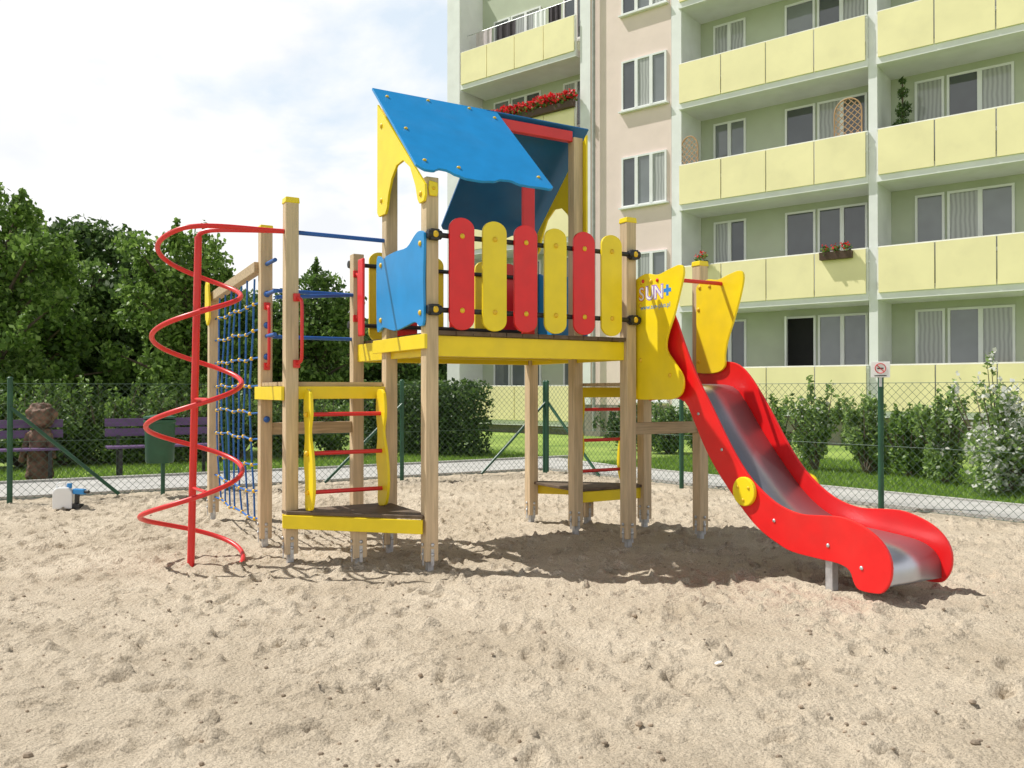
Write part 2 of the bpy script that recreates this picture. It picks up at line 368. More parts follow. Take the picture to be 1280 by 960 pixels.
dk.build('deck','deck',PG)
fa=[((.05,-.012,1.55),(W-.05,.022,1.70)),((.05,S2-.022,1.55),(W-.05,S2+.012,1.70)),((-.012,.05,1.55),(.022,D-.05,1.70)),((-.012,D+.05,1.55),(.022,S2-.05,1.70)),((W-.022,.05,1.55),(W+.012,D-.05,1.70)),((W-.022,D+.05,1.55),(W+.012,S2-.05,1.70))]
for a,b in fa: MB().bx(a,b).build('fascia','yel',PG,bevel=.003)
for y in(.4,.77,1.15): MB().bx((.024,y-.02,1.58),(W-.024,y+.02,1.70)).build('joist','yel',PG)
MB().bx((-.075,-.075,1.60),(-.051,.95,1.705)).build('fascia','yel',PG,bevel=.003)
def sym(flip):
    return (lambda u,s:(W-u,S2-s)) if flip else (lambda u,s:(u,s))
def bxs(mb,T,a,b):
    p=T(a[0],a[1]);q=T(b[0],b[1])
    return mb.bx((min(p[0],q[0]),min(p[1],q[1]),a[2]),(max(p[0],q[0]),max(p[1],q[1]),b[2]))
for flip in(False,True):
    T=sym(flip)
    t3=lambda u,s,z:(*T(u,s),z)
    mb=MB()
    for i in range(6):
        a=D+.01+i*.125; bxs(mb,T,(-.84,a,1.335),(-.055,a+.118,1.365))
    mb.build('middle_deck','woodh',PG)
    for a,b in[((-.75,D-.03,1.235),(-.05,D+.0,1.33)),((-.75,S2,1.235),(-.05,S2+.03,1.33)),((-.875,D-.02,1.225),(-.85,S2+.05,1.33))]:
        bxs(MB(),T,a,b).build('fascia','yel',PG,bevel=.003)
    bxs(MB(),T,(-.75,S2-.02,.93),(-.05,S2+.02,1.03)).build('cross_beam','woodh',PG,bevel=.004)
    tri=[(-.86,D+.02),(-.845,.70),(-.07,-.03),(.0,.05),(.0,D+.02)]
    MB().prism([T(*p) for p in tri],lambda a,b:(a,b,.375),lambda a,b:(a,b,.40)).build('step_deck','deck',PG,bevel=.004)
    mb=MB().beam(t3(-.865,.72,.32),t3(-.07,-.035,.32),.025,.10); mb.build('fascia','yel',PG,bevel=.003)
    mb=MB().beam(t3(-.86,.76,.32),t3(-.06,.76,.32),.025,.10); mb.build('fascia','yel',PG,bevel=.003)
    ld=empty('ladder',(0,0,0)); ld.parent=PG
    prof=[tuple(q) for q in catmull([(.70,1.30,0),(.575,1.28,0),(.545,1.12,0),(.58,.98,0),(.51,.8,0),(.48,.6,0),(.52,.44,0),(.60,.405,0),(.69,.42,0),(.69,.6,0),(.73,.78,0),(.70,.95,0),(.735,1.15,0)],4,True)]
    for u in(-.70,-.12):
        MB().prism([(p[0],p[1]) for p in prof],lambda a,b:t3(u-.011,a,b),lambda a,b:t3(u+.011,a,b)).build('side_rail','yel',ld,bevel=.003)
    for z,s in((1.12,.635),(.83,.61),(.54,.60)):
        MB().tube([t3(-.715,s,z),t3(-.105,s,z)],.0165,10).build('rung','redp',ld,smooth=True)
    bb=MB()
    for z,s in((1.12,.635),(.83,.61),(.54,.60)):
        for u in(-.72,-.10): bb.ball(t3(u,s,z),.021,8,6)
    bb.each('bolt','bolt',ld)
    ga=[(.865,3.62)]+[(-.07,2.775),(-.075,2.70),(-.05,2.66),(.03,2.655),(.06,2.69),(.10,2.80),(.20,2.96),(.33,3.04),(.46,3.03),(.56,2.95),(.625,2.84),(.655,2.74),(.69,2.70),(.83,2.70),(.865,2.735)]
    gp_=MB().prism(ga,lambda a,b:t3(-.052,a,b),lambda a,b:t3(-.072,a,b)).build('gable_panel','yel',PG,bevel=.003)
    bb=MB(); bolts(bb,[t3(-.074,.77,3.42),t3(-.074,.77,2.82),t3(-.074,0,2.72)],0); bb.each('bolt','bolt',gp_)
    lo=[(-.03,2.70),(.03,2.70),(.038,2.74),(.032,2.80),(-.032,2.81),(-.038,2.75)]
    ob=MB().prism(lo,lambda a,b:t3(a,-.052,b),lambda a,b:t3(a,-.068,b)).build('eave_plate','yel',PG,bevel=.006)
    bb=MB(); bolts(bb,[t3(0,-.07,2.755)],1,.013); bb.each('bolt','bolt',ob)
    u0,u1=(-.15,.985) if not flip else (-.14,.93)
    se=-.115; ze=2.855; sr=.785; zr=3.70
    pts=[(u0,0),(u1,0)]
    n=44
    low=[(0,.0),(.03,.035),(.10,.03),(.20,.035),(.27,.03),(.33,-.01),(.40,-.005),(.48,.04),(.58,.06),(.68,.055),(.74,.02),(.79,-.03),(.84,-.035),(.90,.01),(.96,.01),(1,-.05)]
    def lowf(f):
        for (a,b),(c,d) in zip(low[:-1],low[1:]):
            if a<=f<=c: k=(f-a)/(c-a); k=k*k*(3-2*k); return b+(d-b)*k
        return 0
    for i in range(n+1):
        f=i/n; u=u1+(u0-u1)*f
        pts.append((u,1+lowf(f)/1.2))
    def rf(a,b,off):
        s=sr+(se-sr)*b; z=zr+(ze-zr)*b; nn=Vector((0,-(zr-ze),(sr-se))).normalized()*off
        return t3(a,s+nn.y,z+nn.z)
    rp=MB().prism(pts,lambda a,b:rf(a,b,0),lambda a,b:rf(a,b,.02)).build('roof_panel','blue_shaded' if flip else 'blue',PG,bevel=.003)  # back panel uses the blue with shade painted in
    bb=MB()
    for a,b in((u0+.09,.10),(u0+.09,.52),(u0+.09,.9),(u1-.08,.12),(u1-.08,.9),(.2,.93),(.32,.04),(.7,.04)):
        bb.ball(rf(a,b,.022),.016,8,6,(1,1,.7))
    bb.each('bolt','bolt',rp)
    bl=[(-.055,1.80),(.02,1.765),(.10,1.80),(.3,1.775),(.5,1.76),(.72,1.80),(.80,1.775),(.86,1.80),(.875,2.10),(.865,2.36),(.80,2.375),(.74,2.34),(.66,2.36),(.45,2.37),(.25,2.37),(.12,2.43),(.04,2.455),(-.04,2.44),(-.065,2.38),(-.05,2.1)]
    o=MB().prism([tuple(q)[:2] for q in catmull([(a,b,0) for a,b in bl],3,True)],lambda a,b:t3(-.055,a,b),lambda a,b:t3(-.075,a,b)).build('side_board','blue',PG,bevel=.003)
    bb=MB(); bolts(bb,[t3(-.078,0,2.36),t3(-.078,0,1.86),t3(-.078,.77,2.3),t3(-.078,.77,1.86)],0); bb.each('bolt','bolt',o)
    for z in(1.88,2.42):
        rl=MB().tube([t3(-.02,-.072,z),t3(W+.02,-.072,z)],.019,12).build('rail','black',PG,smooth=True)
        for u in(0,W):
            cl=MB().bx((min(T(u-.035,0)[0],T(u+.035,0)[0]),min(T(0,-.10)[1],T(0,-.05)[1]),z-.04),(max(T(u-.035,0)[0],T(u+.035,0)[0]),max(T(0,-.10)[1],T(0,-.05)[1]),z+.04))
            cl.tube([t3(u-.055*1,-.075,z),t3(u+.055,-.075,z)],.034,12).build('clamp','black',rl,bevel=.006)
            bb=MB(); bolts(bb,[t3(u,-.104,z)],1,.024); bb.each('bolt','bolt',rl)
    for i,u in enumerate((.205,.477,.747,1.017,1.287,1.557)):
        hw=.101; z0,z1=1.738,2.555; pp=[]
        for k in range(13):
            a=math.pi*k/12; pp.append((u+hw*math.cos(a),z1-hw*.8+hw*.8*math.sin(a)))
        for k in range(13):
            a=math.pi+math.pi*k/12; pp.append((u+hw*math.cos(a),z0+hw*.8+hw*.8*math.sin(a)))
        pk=MB().prism(pp,lambda a,b:t3(a,-.095,b),lambda a,b:t3(a,-.117,b)).build('picket','red' if i%2==0 else 'yel',PG,bevel=.003)
        bb=MB(); bolts(bb,[t3(u,-.12,1.88),t3(u,-.12,2.42)],1,.02); bb.each('bolt','bolt',pk)
MB().bx((.93,D-.03,3.56),(W-.05,D+.03,3.655)).build('ridge_beam','redp',PG,bevel=.004)
MB().bx((.05,D-.03,3.56),(.92,D+.03,3.655)).build('ridge_beam','woodh',PG,bevel=.004)
MB().bx((1.235,D-.02,1.74),(1.365,D+.005,3.09)).build('upright_board','red',PG,bevel=.01)
MB().bx((-.078,1.18,1.76),(-.055,1.31,2.42)).build('side_board','red',PG,bevel=.02)
def bar(a,b,m='bluep',name='bar',r=.0165): return MB().tube([a,b],r,10).build(name,m,PG,smooth=True)
bar((-.78,D,2.50),(-.02,D,2.50)); bar((-.78,S2,2.14),(-.02,S2,2.14)); bar((-.78,S2,1.75),(-.02,S2,1.75))
for z in(2.35,2.1,1.75): bar((-.8,D+.45,z),(-.8,S2,z))
bar((-.79,S2-.3,2.05),(-.02,S2-.02,2.14))
def handle(u,s,z0,z1,dx,dy):
    p=catmull([(u,s,z0),(u+dx*.8,s+dy*.8,z0+.02),(u+dx,s+dy,z0+.08),(u+dx,s+dy,(z0+z1)/2),(u+dx,s+dy,z1-.08),(u+dx*.8,s+dy*.8,z1-.02),(u,s,z1)],5)
    h=MB().tube(p,.013,8).build('handle','redp',PG,smooth=True)
    for z in(z0,z1): MB().bx((u-.025,s-.012,z-.03),(u+.025,s+.012,z+.03)).build('handle_plate','redp',h,bevel=.005)
handle(-.77,D-.058,1.50,2.0,.02,-.07); handle(-.03,S2-.06,1.93,2.32,.0,-.07); handle(-.8,S2-.06,1.5,2.0,.0,-.07)
# ---- spiral
sp=empty('spiral_climber',(0,0,0)); sp.parent=PG
cu,cs=-1.45,1.13
lx_,ls_=math.cos(-AR),math.sin(-AR)
def lean(z): return .05*z/2.5
def cen_(z): return (cu+lx_*lean(z),cs+ls_*lean(z))
c1=cen_(2.46); c0=cen_(-.1)
MB().tube([(c0[0],c0[1],-.1),(c1[0],c1[1],2.46)],.027,14).build('pole','redp',sp,smooth=True)
pts=[]; turns=3.72; n=190
for i in range(n+1):
    th=2*math.pi*turns*i/n; z=.667*th/(2*math.pi); r=.375-.085*i/n
    if z>2.36: z=2.36+(z-2.36)*.9
    a=th-AR; c_=cen_(z*1.25); pts.append(Vector((c_[0]+r*math.cos(a),c_[1]+r*math.sin(a),z-.01)))
e=Vector((-.85,D-.0,2.50)); l=pts[-1]; t=(pts[-1]-pts[-3]).normalized()
for k in range(1,13):
    f=k/12; b1=l+t*.18; b2=e-Vector((.22,-.06,0)); pts.append((1-f)**3*l+3*(1-f)**2*f*b1+3*(1-f)*f*f*b2+f**3*e)
MB().tube(pts,.0185,10).build('coil','redp',sp,smooth=True)
for k in(0.85,1.85,2.85):
    th=2*math.pi*k; a=th-AR; z=.667*k; c_=cen_(z); MB().tube([(c_[0],c_[1],z),(c_[0]+.33*math.cos(a),c_[1]+.33*math.sin(a),z)],.012,8).build('spoke','redp',sp,smooth=True)
MB().tube(catmull([(c1[0],c1[1],2.42),(c1[0]+.01,c1[1],2.48),(c1[0]+.09,c1[1]-.05,2.51),(c1[0]+.33,c1[1]-.22,2.505),e],5),.018,8).build('top_bar','redp',sp,smooth=True)
# ---- net
nt_=empty('climbing_net',(0,0,0)); nt_.parent=PG
MB().beam((-.85,S2+.03,2.33),(-.88,3.40,2.24),.07,.09).build('top_beam','woodh',nt_,bevel=.005)
mb=MB(); kn=MB()
def npnt(i,j):
    s=1.66+i*.235+.012*math.sin(i*3+j*2); z=2.24-j*.225+.012*math.sin(i*2+j); return Vector((-.86-.03*math.sin(j*.35)+ .008*math.sin(i*5+j),s,z))
for i in range(7): mb.tube([npnt(i,j) for j in range(10)],.0085,6)
for j in range(1,10):
    mb.tube([Vector((-.83,S2+.04,npnt(0,j).z+.01))]+[npnt(i,j) for i in range(7)]+[Vector((-.87,3.27,npnt(6,j).z))],.0085,6)
mb.build('rope_mesh','rope',nt_,smooth=True)
for j in range(1,10):
    for i in range(7): kn.ball(npnt(i,j),.018,8,6)
kn.each('knot_clamp','bolt',nt_)
cp=MB().prism([(-.16,2.02),(-.15,2.20),(-.10,2.36),(-.02,2.42),(.055,2.36),(.06,2.15),(.03,2.02),(-.06,1.95)],lambda a,b:(-.955,3.32+a,b),lambda a,b:(-.935,3.32+a,b)); cp.build('end_plate','yel',nt_,bevel=.003)
mb=MB()
for k in range(5): mb.ball((-.80,S2-.06,2.1-.26*k),.028,8,6)
mb.each('bolt','bluep',nt_)
# ---- slide and its side panels
def spline2(p,n=4,closed=True): return [tuple(q)[:2] for q in catmull([(a,b,0) for a,b in p],n,closed)]
pan=[(.04,2.10),(.045,2.19),(-.02,2.225),(-.15,2.26),(-.30,2.235),(-.45,2.265),(-.57,2.28),(-.61,2.22),(-.56,2.06),(-.50,1.90),(-.42,1.74),(-.41,1.62),(-.52,1.50),(-.60,1.40),(-.59,1.29),(-.50,1.235),(-.30,1.225),(-.05,1.225),(.04,1.24),(.05,1.35),(.05,1.75)]
pan2=[(-.055,2.10),(-.055,2.19),(-.10,2.225),(-.20,2.25),(-.32,2.235),(-.45,2.265),(-.57,2.28),(-.61,2.22),(-.57,2.06),(-.50,1.88),(-.43,1.72),(-.40,1.60),(-.395,1.50),(-.30,1.45),(-.10,1.45),(-.055,1.50),(-.055,1.80)]
for u,pn in((1.885,pan),(2.523,pan2)):
    o=MB().prism(spline2(pn,4),lambda a,b:(u-.01,a,b),lambda a,b:(u+.01,a,b)).build('side_panel','yel',PG,bevel=.003)
    bb=MB(); bolts(bb,[(u-.013,-.085,2.0),(u-.013,-.085,1.55),(u-.013,-.10,2.19),(u-.013,-.22,2.19)]+([(u-.013,-.45,1.42)] if u<2 else []),0,.018); bb.each('bolt','bolt',o)
MB().tube([(1.88,-.36,2.195),(2.53,-.36,2.195)],.0165,10).build('handrail','redp',PG,smooth=True)
sld=empty('slide',(0,0,0)); sld.parent=PG
rest=[(-.85,1.16),(-1.04,.885),(-1.20,.70),(-1.35,.585),(-1.50,.51),(-1.67,.475),(-1.83,.485),(-1.98,.495),(-2.10,.475),(-2.22,.43),(-2.31,.36),(-2.355,.27),(-2.35,.16),(-2.30,.08),(-2.24,.06),(-2.13,.06),(-2.09,.10),(-2.06,.165),(-1.98,.195),(-1.80,.20),(-1.60,.21),(-1.48,.245),(-1.34,.305),(-1.22,.385),(-1.08,.51),(-.94,.65),(-.82,.79),(-.73,.92),(-.64,1.07),(-.54,1.21),(-.35,1.24),(-.02,1.26)]
topL=[(-.02,1.80),(-.14,1.93),(-.30,1.97),(-.42,1.90),(-.53,1.68),(-.67,1.42)]+rest
topR=[(-.06,1.50),(-.14,1.53),(-.30,1.545),(-.45,1.535),(-.56,1.49),(-.68,1.38)]+rest
for u,tp in((1.955,topL),(2.555,topR)):
    sp_=spline2(tp,3)
    o=MB().prism(sp_,lambda a,b:(u-.011,a,b),lambda a,b:(u+.011,a,b)).build('side_wall','red',sld,bevel=.005)
    bb=MB(); e=-1 if u<2 else 1
    bolts(bb,[(u+e*.014,s,z) for s,z in((-.70,1.12),(-.95,.86),(-1.45,.40),(-1.9,.30),(-2.15,.2))],0,.013); bb.each('bolt','galv',o)
    MB().tube([(u+e*.012,-1.19,.575),(u+e*.042,-1.19,.575)],.105,28).build('disc','yel',o,bevel=.006)
    bb=MB(); bolts(bb,[(u+e*.045,-1.19+.06*math.cos(k),.575+.06*math.sin(k)) for k in(.5,2.6,4.7)],0,.012); bb.each('bolt','bolt',o)
fl=catmull([(0,1.355,0),(-.35,1.35,0),(-.50,1.31,0),(-.62,1.19,0),(-.80,.96,0),(-1.04,.69,0),(-1.22,.52,0),(-1.40,.41,0),(-1.60,.355,0),(-1.85,.34,0),(-2.1,.32,0),(-2.22,.28,0),(-2.28,.21,0),(-2.29,.10,0)],5)
mb=MB(); n=len(fl)
for u in(1.967,2.543):
    for q in fl: mb.v.append(Vector((u,q[0],q[1])))
for i in range(n-1): mb.f.append([i,i+1,n+i+1,n+i])
ch=mb.build('chute','steel',sld,smooth=True); so_=ch.modifiers.new('s','SOLIDIFY'); so_.thickness=.006; so_.offset=-1
for u in(2.0,2.5): MB().bx((u-.03,-1.91,-.15),(u+.03,-1.855,.215)).build('support_leg','galv',sld,bevel=.004)
def text(body,size,u,s,z,m,parent,name,off=0,ex=.001,rot=0):
    c=bpy.data.curves.new('t','FONT'); c.body=body; c.size=size; c.extrude=ex; c.offset=off; c.align_x='CENTER'
    to=bpy.data.objects.new('t',c); C.objects.link(to); bpy.context.view_layer.update()
    me=bpy.data.meshes.new_from_object(to.evaluated_get(bpy.context.evaluated_depsgraph_get())); bpy.data.objects.remove(to)
    me.materials.clear(); me.materials.append(m); o=bpy.data.objects.new(name,me); C.objects.link(o); o.parent=parent
    Mx=Matrix(((0,0,-1,u),(-1,0,0,s),(0,1,0,z),(0,0,0,1)))@Matrix.Rotation(rot,4,'Z'); o.matrix_local=Mx; return o
mo=mat('logo_orange',(.85,.22,.02),.4,var=.02); mv=mat('logo_violet',(.36,.18,.66),.4,var=.02); mbu=mat('logo_blue',(.03,.25,.75),.4,var=.02); mw=M['wplastic']
up=1.8745
for ch_,s_,mm in(('S',-.10,mo),('U',-.205,mv),('N',-.315,mv),('+',-.42,mbu)):
    text(ch_,.15,up+.0004,s_,2.045,mm,PG,'logo_letter',.009,.0005)
    if ch_!='+': text(ch_,.15,up-.0016,s_,2.045,mw,PG,'logo_letter',.001,.0005)
text('www.sun-plus.pl',.056,up,-.27,1.965,mbu,PG,'web_address',0,.0005)
bb=MB(); bolts(bb,[(1.872,-.12,2.20),(1.872,-.30,2.19)],0,.016); bb.each('bolt','redp',PG)

# ------------------------------------------------------------------ BUILDING
ba=math.atan2(-.62,.78); B0=Vector((-2.2,28.5,0))
BD=empty('apartment_building',B0,ba); tag(BD,'five storey apartment block with yellow balcony panels and a pink stair section','building')
Mb=Matrix.Translation(B0)@Matrix.Rotation(ba,4,'Z')
def bw(x,y,z): return Mb@Vector((x,y,z))
lev=[.88+2.78*n for n in range(5)]
XR=24.1; TOP=15.1
MB().bx((0,1.2,-.1),(XR,11,TOP)).build('wall','wallg',BD)
MB().bx((-.06,1.1,TOP),(XR+.1,11.1,TOP+.3)).build('roof','white',BD)
MB().bx((.0,0,-.1),(.56,1.197,TOP)).build('wall','white',BD)
MB().bx((5.46,0.0,.88),(8.45,1.197,TOP)).build('wall','pink',BD)
MB().bx((5.44,-.03,.88),(5.80,-.003,TOP)).build('expansion_strip','white',BD)
MB().tube([(5.98,-.12,.1),(5.98,-.12,TOP)],.05,10).build('downpipe','rubber',BD,smooth=True)
MB().bx((5.46,.0,-.1),(8.45,1.19,.875)).build('plinth','base',BD)
bays=[(.59,5.43,-.45,'L'),(8.62,13.78,0,'A'),(13.78,18.94,0,'B'),(18.94,24.1,0,'A')]
for c in(8.62,13.78,18.94,24.1):
    wdt=.2 if c!=8.62 else .3
    MB().bx((c-wdt/2,-.02,-.1),(c+wdt/2,1.19,TOP)).build('column','white',BD)
def window(x0,x1,z0,z1,y,div,kinds,frames='white'):
    f=MB(); t=.055; yf=y-.05
    f.bx((x0,yf,z0),(x0+t,y+.02,z1)).bx((x1-t,yf,z0),(x1,y+.02,z1)).bx((x0+t,yf,z0),(x1-t,y+.02,z0+t)).bx((x0+t,yf,z1-t),(x1-t,y+.02,z1))
    n=len(div)+1; xsn=[x0+t]+[x0+(x1-x0)*d for d in div]+[x1-t]
    for d in div: xx=x0+(x1-x0)*d; f.bx((xx-.05,yf-.01,z0+t),(xx+.05,y+.02,z1-t))
    o=f.build('window',frames,BD)
    MB().bx((x0-.06,y-.13,z0-.045),(x1+.06,y-.002,z0-.003)).build('sill','white',o)
    for i in range(n):
        a,b=xsn[i],xsn[i+1]; k=kinds[i%len(kinds)]
        MB().bx((a,y-.022,z0+t),(b,y-.012,z1-t)).build('pane',{'g':'glass','h':'glass2','c':'curtain','d':'dark'}[k],o)
    return o
rnd=random.Random(3)
def rk(n): return [rnd.choice('ghcchg') for _ in range(n)]
for bi,(x0,x1,dz,kind) in enumerate(bays):
    MB().bx((x0+.06,.25,-.1),(x1-.06,1.19,lev[0]+dz-.25)).build('plinth','base',BD)
    if bi>0:
        for xx in(1.0,3.2): MB().bx((x0+xx,.2,.25),(x0+xx+.8,.249,.6)).build('basement_window','glass',BD)
    for li,z in enumerate(lev):
        z=z+dz
        bal=MB().bx((x0+.1,-.10,z-.22),(x1-.1,1.195,z)).build('balcony','white',BD)
        MB().bx((x0+.1,-.085,z),(x1-.1,-.045,z+.07)).build('lower_rail','white',bal)
        MB().bx((x0+.1,-.10,z+1.0),(x1-.1,-.03,z+1.035)).build('top_rail','white',bal)
        npn=4; L_=(x1-x0-.26)/npn
        for k in range(npn):
            a=x0+.13+k*L_
            MB().bx((a+.015,-.14,z-.06),(a+L_-.015,-.105,z+1.0)).build('panel','byel',bal)
        for xx in (x0+.12,x1-.12): MB().bx((xx-.02,-.09,z+.07),(xx+.02,-.05,z+1.0)).build('rail_post','white',bal)
        zt=z+2.38
        if kind=='A':
            window(x0+.55,x0+1.5,z+.9,zt,1.2,[.5],rk(2)); 
            if li==0:
                window(x0+2.6,x0+3.4,z+.12,zt,1.2,[],['d'])  # black sheet in the doorway paints the room's shade, no real glass
                MB().beam((x0+2.63,1.14,z+1.25),(x0+2.80,.62,z+1.25),.05,2.2).build('open_door','white',BD,bevel=.005)
            else: window(x0+2.6,x0+3.4,z+.12,zt,1.2,[],rk(1))
            window(x0+3.46,x0+4.7,z+.9,zt,1.2,[.5],rk(2))
        elif kind=='B':
            window(x0+.65,x0+1.3,z+.12,zt,1.2,[],rk(1)); window(x0+1.36,x0+2.75,z+.9,zt,1.2,[.5],rk(2)); window(x0+3.7,x0+4.6,z+.9,zt,1.2,[.5],rk(2))
        else:
            window(x0+.5,x0+1.2,z+.12,zt,1.2,[],rk(1)); window(x0+1.26,x0+2.5,z+.9,zt,1.2,[.5],rk(2)); window(x0+3.4,x0+4.4,z+.9,zt,1.2,[.5],rk(2))
for k in range(-3,2):
    z=9.33+2.78*k
    if z<.9: continue
    window(6.88,8.32,z,z+1.45,0,[.34,.67],['g','h','c'] if k%2 else ['g','c','h'])
window(6.9,8.2,.2,.55,0,[.5],['g'])
def flowerbox(x0,x1,z,lab,n,y=-.22):
    r=empty('flower_box',bw((x0+x1)/2,y,z),ba); tag(r,lab,'flower box'); h=(x1-x0)/2
    MB().prism([(-h,-.09),(h,-.09),(h,.09),(-h,.09)],lambda a,b:(a,b*.8,-.09),lambda a,b:(a,b,.09)).build('box','terra',r)
    k=max(2,int((x1-x0)/.22)); rs=.19 if x1-x0>1 else .13
    ce=[(-h+2*h*(i+.5)/k,random.uniform(-.05,.05),rs+random.uniform(-.04,.07)) for i in range(k)]
    leaves('foliage',ce,[rs]*k,n,.09,'leafc',r,.8); leaves('blossoms',[(a,b-.04,c+.07) for a,b,c in ce],[rs]*k,int(n*(1.0 if rs>.15 else .5)),.08 if rs>.15 else .06,'flower',r,.9)
flowerbox(1.9,5.35,lev[3]-.45+1.1,'long flower box with massed red geraniums on the upper left balcony',1700)
flowerbox(12.6,13.35,lev[1]+.9,'small brown flower box with red flowers on a middle balcony panel',110)
flowerbox(9.3,9.62,lev[0]+2.78+1.0,'tiny flower box with red blossoms above the yellow slide panels',60)
def trellis(x,z,lab,wd,ht):
    r=empty('trellis',bw(x,.0,z),ba); tag(r,lab,'trellis')
    pp=[(wd*math.cos(a)*1,ht*.62+ht*.38*math.sin(a)) for a in [math.pi*k/12 for k in range(13)]]
    out=[(wd,0)]+pp+[(-wd,0)]
    mb=MB().tube([(a,0,b) for a,b in out]+[(wd,0,0)],.018,6); mb.build('frame','lattice',r)
    mb=MB(); d=.15
    def inside(a,b): return abs(a)<wd and b>0 and (b<ht*.62 or (a/wd)**2+((b-ht*.62)/(ht*.38))**2<1)
    for sgn in(1,-1):
        for k in range(-30,60):
            seg=[]
            for t in range(0,60):
                a=-wd+t*2*wd/59; b=sgn*a+k*d
                if inside(a,b): seg.append((a,.0+.006*sgn,b))
            if len(seg)>2: mb.beam(seg[0],seg[-1],.012,.018)
    mb.build('lattice','lattice',r)
trellis(9.0,lev[2]+.95,'narrow arched wooden trellis at the left end of a balcony',.25,.85)
trellis(13.2,lev[2]+1.03,'wider arched wooden trellis beside the white column',.32,.9)
r=empty('potted_conifer',bw(14.35,.35,lev[2]),ba); tag(r,'slim dark potted conifer on the balcony right of the white column','potted plant')
MB().lathe([(.12,0),(.17,.3),(.18,.32)]).build('pot','terra',r); MB().tube([(0,0,.3),(0,0,2.2)],.02,6).build('trunk','bark',r)
leaves('foliage',[(0,0,.7),(0,0,1.1),(0.02,0,1.5),(0,0,1.9),(0,0,2.2)],[.2,.22,.19,.14,.08],1400,.1,'leafb',r,.3)
def laundry(x,z,wd,ht,m,lab):
    mb=MB(); n=10
    pts=[(x+wd*i/n,.02*math.sin(i*1.7)) for i in range(n+1)]
    for a,b in pts: mb.v+= [Vector((a-x,b,0)),Vector((a-x,b*1.6,-ht))]
    for i in range(n): mb.f.append([2*i,2*i+2,2*i+3,2*i+1])
    o=mb.build('laundry',m); o.modifiers.new('s','SOLIDIFY').thickness=.01; o.location=bw(x,.35,z); o.rotation_euler=(0,0,ba); tag(o,lab,'laundry')
zz=lev[4]-.45+1.75
laundry(1.0,zz,.7,.7,'cloth2','pale pink cloth drying on the top left balcony'); laundry(1.9,zz,.8,.6,'cloth','wide black cloth drying on the top left balcony'); laundry(3.4,zz,.5,.7,'wplastic','white cloth drying at the right of the top left balcony'); laundry(4.0,zz,.5,.6,'cloth','small dark cloth at the right end of the top left washing line')
mb=MB().tube([(0,0,0),(4.8,0,0)],.012,6); o=mb.build('washing_line','galv'); o.location=bw(.6,.35,zz+.01); o.rotation_euler=(0,0,ba); tag(o,'thin washing line strung across the top left balcony','washing line')

# ------------------------------------------------------------------ FENCE
def fence(org,d,n,stations,lab,H_=1.38,braces=()):
    ang=math.atan2(d.y,d.x); r=empty('chain_link_fence',(org.x,org.y,0),ang); tag(r,lab,'fence')
    for i,t in enumerate(stations):
        p=MB().tube([(t,0,-.1),(t,0,H_+.06)],.03,12).build('fence_post','dgreen',r,smooth=True)
        MB().ball((t,0,H_+.06),.034,10,6,(1,1,.6)).build('cap','dgreen',p,smooth=True)
    for t,e in braces: MB().tube([(t,.02,H_*.80),(t+e*1.15,.02,.03)],.022,8).build('brace','dgreen',r,smooth=True)
    for a,b in zip(stations[:-1],stations[1:]):
        mb=MB(); L_=b-a; dd=.088; z0=.04
        Hh=H_-z0
        k=-Hh
        while k<L_:
            x0=max(k,0); x1=min(k+Hh,L_)
            if x1>x0+.01:
                mb.tube([(a+x0,.004,z0+x0-k),(a+x1,.004,z0+x1-k)],.0023,3,False)
                mb.tube([(a+x0,-.004,H_-(x0-k)),(a+x1,-.004,H_-(x1-k))],.0023,3,False)
            k+=dd
        for z in(z0,.7,H_): mb.tube([(a,0,z),(b,0,z)],.003,4,False)
        mb.build('wire_mesh','wire',r)
fence(K,dA,nA,[0,2.44,4.88,7.32,9.76,12.2],'chain link fence with dark green posts along the left back of the sand',braces=((0,1),(2.44,1),(7.32,-1)))
fence(K,dB,nB,[.06,2.78,5.53,8.3],'chain link fence with dark green posts running forward on the right',braces=((.06,1),))
sg=K+dB*5.53; r=empty('prohibition_sign',(sg.x-.02,sg.y-.04,1.44),math.atan2(dB.y,dB.x)+R(25)); tag(r,'small white square sign with a red ring on top of the right fence post','sign')
MB().bx((-.095,-.004,.0),(.095,.004,.17)).build('plate','wplastic',r,bevel=.003)
mb=MB().tube([(0.052*math.cos(a),-.007,.098+.052*math.sin(a)) for a in [2*math.pi*k/24 for k in range(25)]],.0045,6,False); mb.beam((-.036,-.007,.134),(.036,-.007,.062),.004,.008); mb.build('ring','signr',r)
MB().bx((-.03,-.0065,.09),(.03,-.005,.105)).build('symbol','black',r); MB().bx((-.06,-.0065,.014),(.06,-.005,.024)).build('symbol','black',r)
MB().bx((-.015,.005,-.1),(.015,.02,.12)).build('bracket','galv',r)

